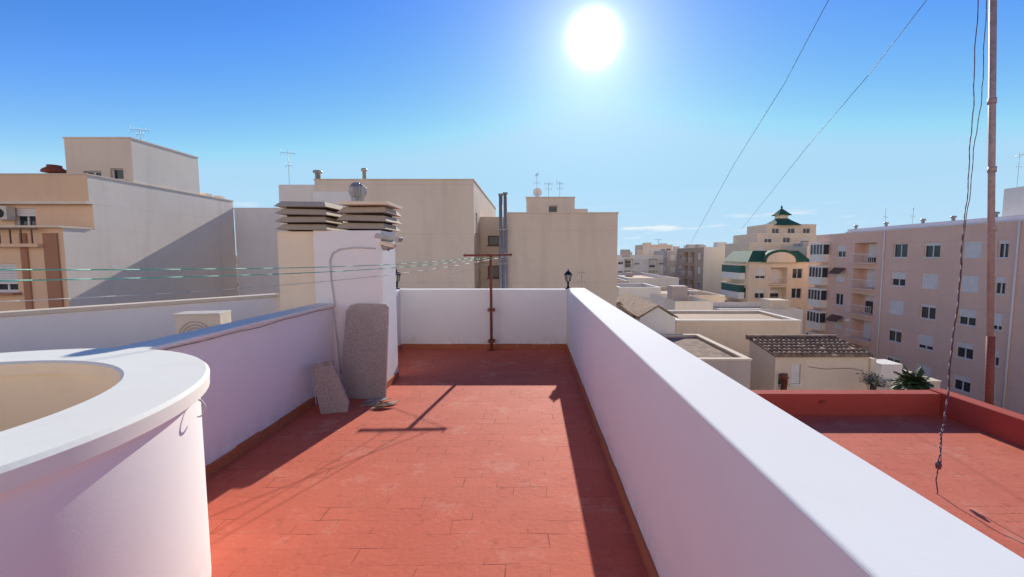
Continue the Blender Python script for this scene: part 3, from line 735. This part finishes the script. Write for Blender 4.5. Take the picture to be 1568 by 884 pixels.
# ---------- vegetation ----------
def palm(p, R, name='palm_tree'):
    B = Bd(name); x, y, z = p
    pts = [(x+.05*math.sin(k), y, GZ+(z-GZ)*k/6) for k in range(7)]
    for a, b_ in zip(pts[:-1], pts[1:]): B.tube(a, b_, .2, 'bark', 9, .17)
    for k in range(60):
        a = k*2.399; el = 1.4-1.5*(k/60); L = R*random.uniform(.6, 1.1)
        prev = Vector((x, y, z)); d = Vector((math.cos(a)*math.cos(el), math.sin(a)*math.cos(el), math.sin(el)))
        for s_ in range(7):
            nx = prev+d*L/7; d = (d+Vector((0, 0, -.18))).normalized()
            B.tube(prev, nx, .012, 'leaf_light', 4)
            side = d.cross(Vector((0, 0, 1))).normalized()
            for q in range(5):
                c = prev.lerp(nx, q/5); l = random.uniform(.18, .34)*math.sin(math.pi*(s_+.8+q/5)/8.2)
                for sg in (-1, 1):
                    t = c+side*sg*l+d*l*.5-Vector((0, 0, l*random.uniform(.1, .6)))
                    B.face([c, c+d*.07, t], random.choice(['leaf', 'leaf', 'leaf_light']))
            prev = nx
    B.done()
pp = S(1398, 592, 19); palm(pp, 1.0)
B = Bd('bare_bush'); p = S(1338, 580, 18.5); B.tube((p.x, p.y, GZ), (p.x, p.y, p.z-.3), .12, 'bark', 8)
for k in range(60):
    a = random.uniform(0, 6.28); e = random.uniform(.1, 1.5); L = random.uniform(.3, .7)
    q = Vector((p.x, p.y, p.z-.3)); d = Vector((math.cos(a)*math.cos(e), math.sin(a)*math.cos(e), math.sin(e)))
    B.tube(q, q+d*L, .015, 'bark', 4, .006)
    for j in range(5):
        c = q+d*L*random.uniform(.4, 1)+Vector((random.uniform(-.1, .1), random.uniform(-.1, .1), random.uniform(-.1, .1)))
        B.face([c, c+Vector((.07, .0, .03)), c+Vector((.02, .03, .07))], random.choice(['leaf', 'rag']))
B.done()

# ---------- world, sun ----------
sd = Vector((math.sin(SUN_AZ)*math.cos(SUN_EL), math.cos(SUN_AZ)*math.cos(SUN_EL), math.sin(SUN_EL)))
W = D.worlds.new("World"); sc.world = W; W.use_nodes = True; nt = W.node_tree; nt.nodes.clear()
out = N(nt, 'ShaderNodeOutputWorld'); bg = N(nt, 'ShaderNodeBackground'); bg.inputs[1].default_value = .15
sky = N(nt, 'ShaderNodeTexSky', sky_type='NISHITA'); sky.sun_disc = False
sky.sun_elevation = SUN_EL; sky.sun_rotation = SUN_AZ; sky.air_density = 1.0; sky.dust_density = .05; sky.ozone_density = 1.6
v1 = N(nt, 'ShaderNodeVectorMath', operation='SCALE'); v1.inputs['Scale'].default_value = .15; nt.links.new(sky.outputs[0], v1.inputs[0])
v2 = N(nt, 'ShaderNodeVectorMath', operation='MULTIPLY_ADD'); v2.inputs[1].default_value = (.6, .6, .6); v2.inputs[2].default_value = (1, 1, 1); nt.links.new(v1.outputs[0], v2.inputs[0])
v3 = N(nt, 'ShaderNodeVectorMath', operation='DIVIDE'); nt.links.new(v1.outputs[0], v3.inputs[0]); nt.links.new(v2.outputs[0], v3.inputs[1])
gm = N(nt, 'ShaderNodeGamma'); gm.inputs[1].default_value = 2.0; nt.links.new(v3.outputs[0], gm.inputs[0])
hsv = N(nt, 'ShaderNodeHueSaturation'); hsv.inputs['Saturation'].default_value = 1.12; nt.links.new(gm.outputs[0], hsv.inputs['Color'])
v4 = N(nt, 'ShaderNodeVectorMath', operation='MULTIPLY'); v4.inputs[1].default_value = (2.7/.15, 2.55/.15, 3.1/.15); nt.links.new(hsv.outputs[0], v4.inputs[0])
v5 = N(nt, 'ShaderNodeVectorMath', operation='MINIMUM'); v5.inputs[1].default_value = (.42/.15, .70/.15, .93/.15); nt.links.new(v4.outputs[0], v5.inputs[0])
tc = N(nt, 'ShaderNodeTexCoord'); nv = N(nt, 'ShaderNodeVectorMath', operation='NORMALIZE'); nt.links.new(tc.outputs['Generated'], nv.inputs[0])
dp = N(nt, 'ShaderNodeVectorMath', operation='DOT_PRODUCT'); dp.inputs[1].default_value = sd; nt.links.new(nv.outputs[0], dp.inputs[0])
ac = N(nt, 'ShaderNodeMath', operation='ARCCOSINE'); nt.links.new(dp.outputs['Value'], ac.inputs[0])
def expf(amp, w, p=1.0):
    a = N(nt, 'ShaderNodeMath', operation='DIVIDE'); a.inputs[1].default_value = math.radians(w); nt.links.new(ac.outputs[0], a.inputs[0])
    pw = N(nt, 'ShaderNodeMath', operation='POWER'); pw.inputs[1].default_value = p; nt.links.new(a.outputs[0], pw.inputs[0])
    n_ = N(nt, 'ShaderNodeMath', operation='MULTIPLY'); n_.inputs[1].default_value = -1; nt.links.new(pw.outputs[0], n_.inputs[0])
    e = N(nt, 'ShaderNodeMath', operation='EXPONENT'); nt.links.new(n_.outputs[0], e.inputs[0])
    m_ = N(nt, 'ShaderNodeMath', operation='MULTIPLY'); m_.inputs[1].default_value = amp; nt.links.new(e.outputs[0], m_.inputs[0]); return m_.outputs[0]
def add(a, b_):
    n_ = N(nt, 'ShaderNodeMath', operation='ADD'); nt.links.new(a, n_.inputs[0]); nt.links.new(b_, n_.inputs[1]); return n_.outputs[0]
g = add(add(expf(8, 1.9, 2.4), expf(.9, 3.2, 1)), expf(.2, 10, 1))
bg2 = N(nt, 'ShaderNodeBackground'); bg2.inputs[0].default_value = (.95, .98, .95, 1); nt.links.new(g, bg2.inputs[1])
sx = N(nt, 'ShaderNodeSeparateXYZ'); nt.links.new(nv.outputs[0], sx.inputs[0])
mp = N(nt, 'ShaderNodeMapping'); mp.inputs['Scale'].default_value = (3, 3, 26); nt.links.new(nv.outputs[0], mp.inputs[0])
cn = N(nt, 'ShaderNodeTexNoise'); cn.inputs['Scale'].default_value = 2.6; cn.inputs['Detail'].default_value = 7; nt.links.new(mp.outputs[0], cn.inputs['Vector'])
cf = ramp(nt, cn.outputs['Fac'], .58, .70)
e1 = ramp(nt, sx.outputs[2], .0, .03); e2 = ramp(nt, sx.outputs[2], .06, .12, 1, 0)
mu = N(nt, 'ShaderNodeMath', operation='MULTIPLY'); nt.links.new(e1, mu.inputs[0]); nt.links.new(e2, mu.inputs[1])
mu2 = N(nt, 'ShaderNodeMath', operation='MULTIPLY'); nt.links.new(mu.outputs[0], mu2.inputs[0]); nt.links.new(cf, mu2.inputs[1])
skc = mixc(nt, mu2.outputs[0], v5.outputs[0], (6.0, 6.2, 6.4))
hz = ramp(nt, sx.outputs[2], 0, .16, .4, 0)
skc = mixc(nt, hz, skc, (4.6, 5.5, 6.2))
back = ramp(nt, dp.outputs['Value'], .0, -.8, 0, 1); low = ramp(nt, sx.outputs[2], .75, .15, 0, 1)  # warm glow added to the sky opposite the sun, to fill shaded facades
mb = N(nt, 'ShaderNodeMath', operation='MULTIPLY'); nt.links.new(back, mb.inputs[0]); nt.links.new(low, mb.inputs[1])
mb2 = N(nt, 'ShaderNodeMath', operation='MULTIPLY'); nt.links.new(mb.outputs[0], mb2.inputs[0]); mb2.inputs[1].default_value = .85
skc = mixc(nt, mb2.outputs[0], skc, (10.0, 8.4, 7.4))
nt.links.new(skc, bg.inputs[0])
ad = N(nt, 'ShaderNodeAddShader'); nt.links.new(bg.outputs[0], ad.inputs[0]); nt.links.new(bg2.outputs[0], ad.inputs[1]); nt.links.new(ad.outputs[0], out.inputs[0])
L = D.lights.new('sun', 'SUN'); L.energy = 5; L.angle = math.radians(.5); L.color = (1, .94, .84)
lo = D.objects.new('sun', L); sc.collection.objects.link(lo); lo.rotation_euler = (-sd).to_track_quat('-Z', 'Y').to_euler(); lo.location = (0, 0, 30)

# ---------- camera ----------
cam = D.cameras.new('camera'); co = D.objects.new('camera', cam); sc.collection.objects.link(co); sc.camera = co
co.location = (0, 0, EYE); co.rotation_euler = (math.radians(90)-PIT, 0, 0)
cam.sensor_width = 36; cam.lens = 36*FPX/1568; cam.shift_x = -31/1568; cam.clip_end = 6000; cam.clip_start = .05
sc.view_settings.view_transform = 'Standard'; sc.view_settings.look = 'None'; sc.view_settings.exposure = 0
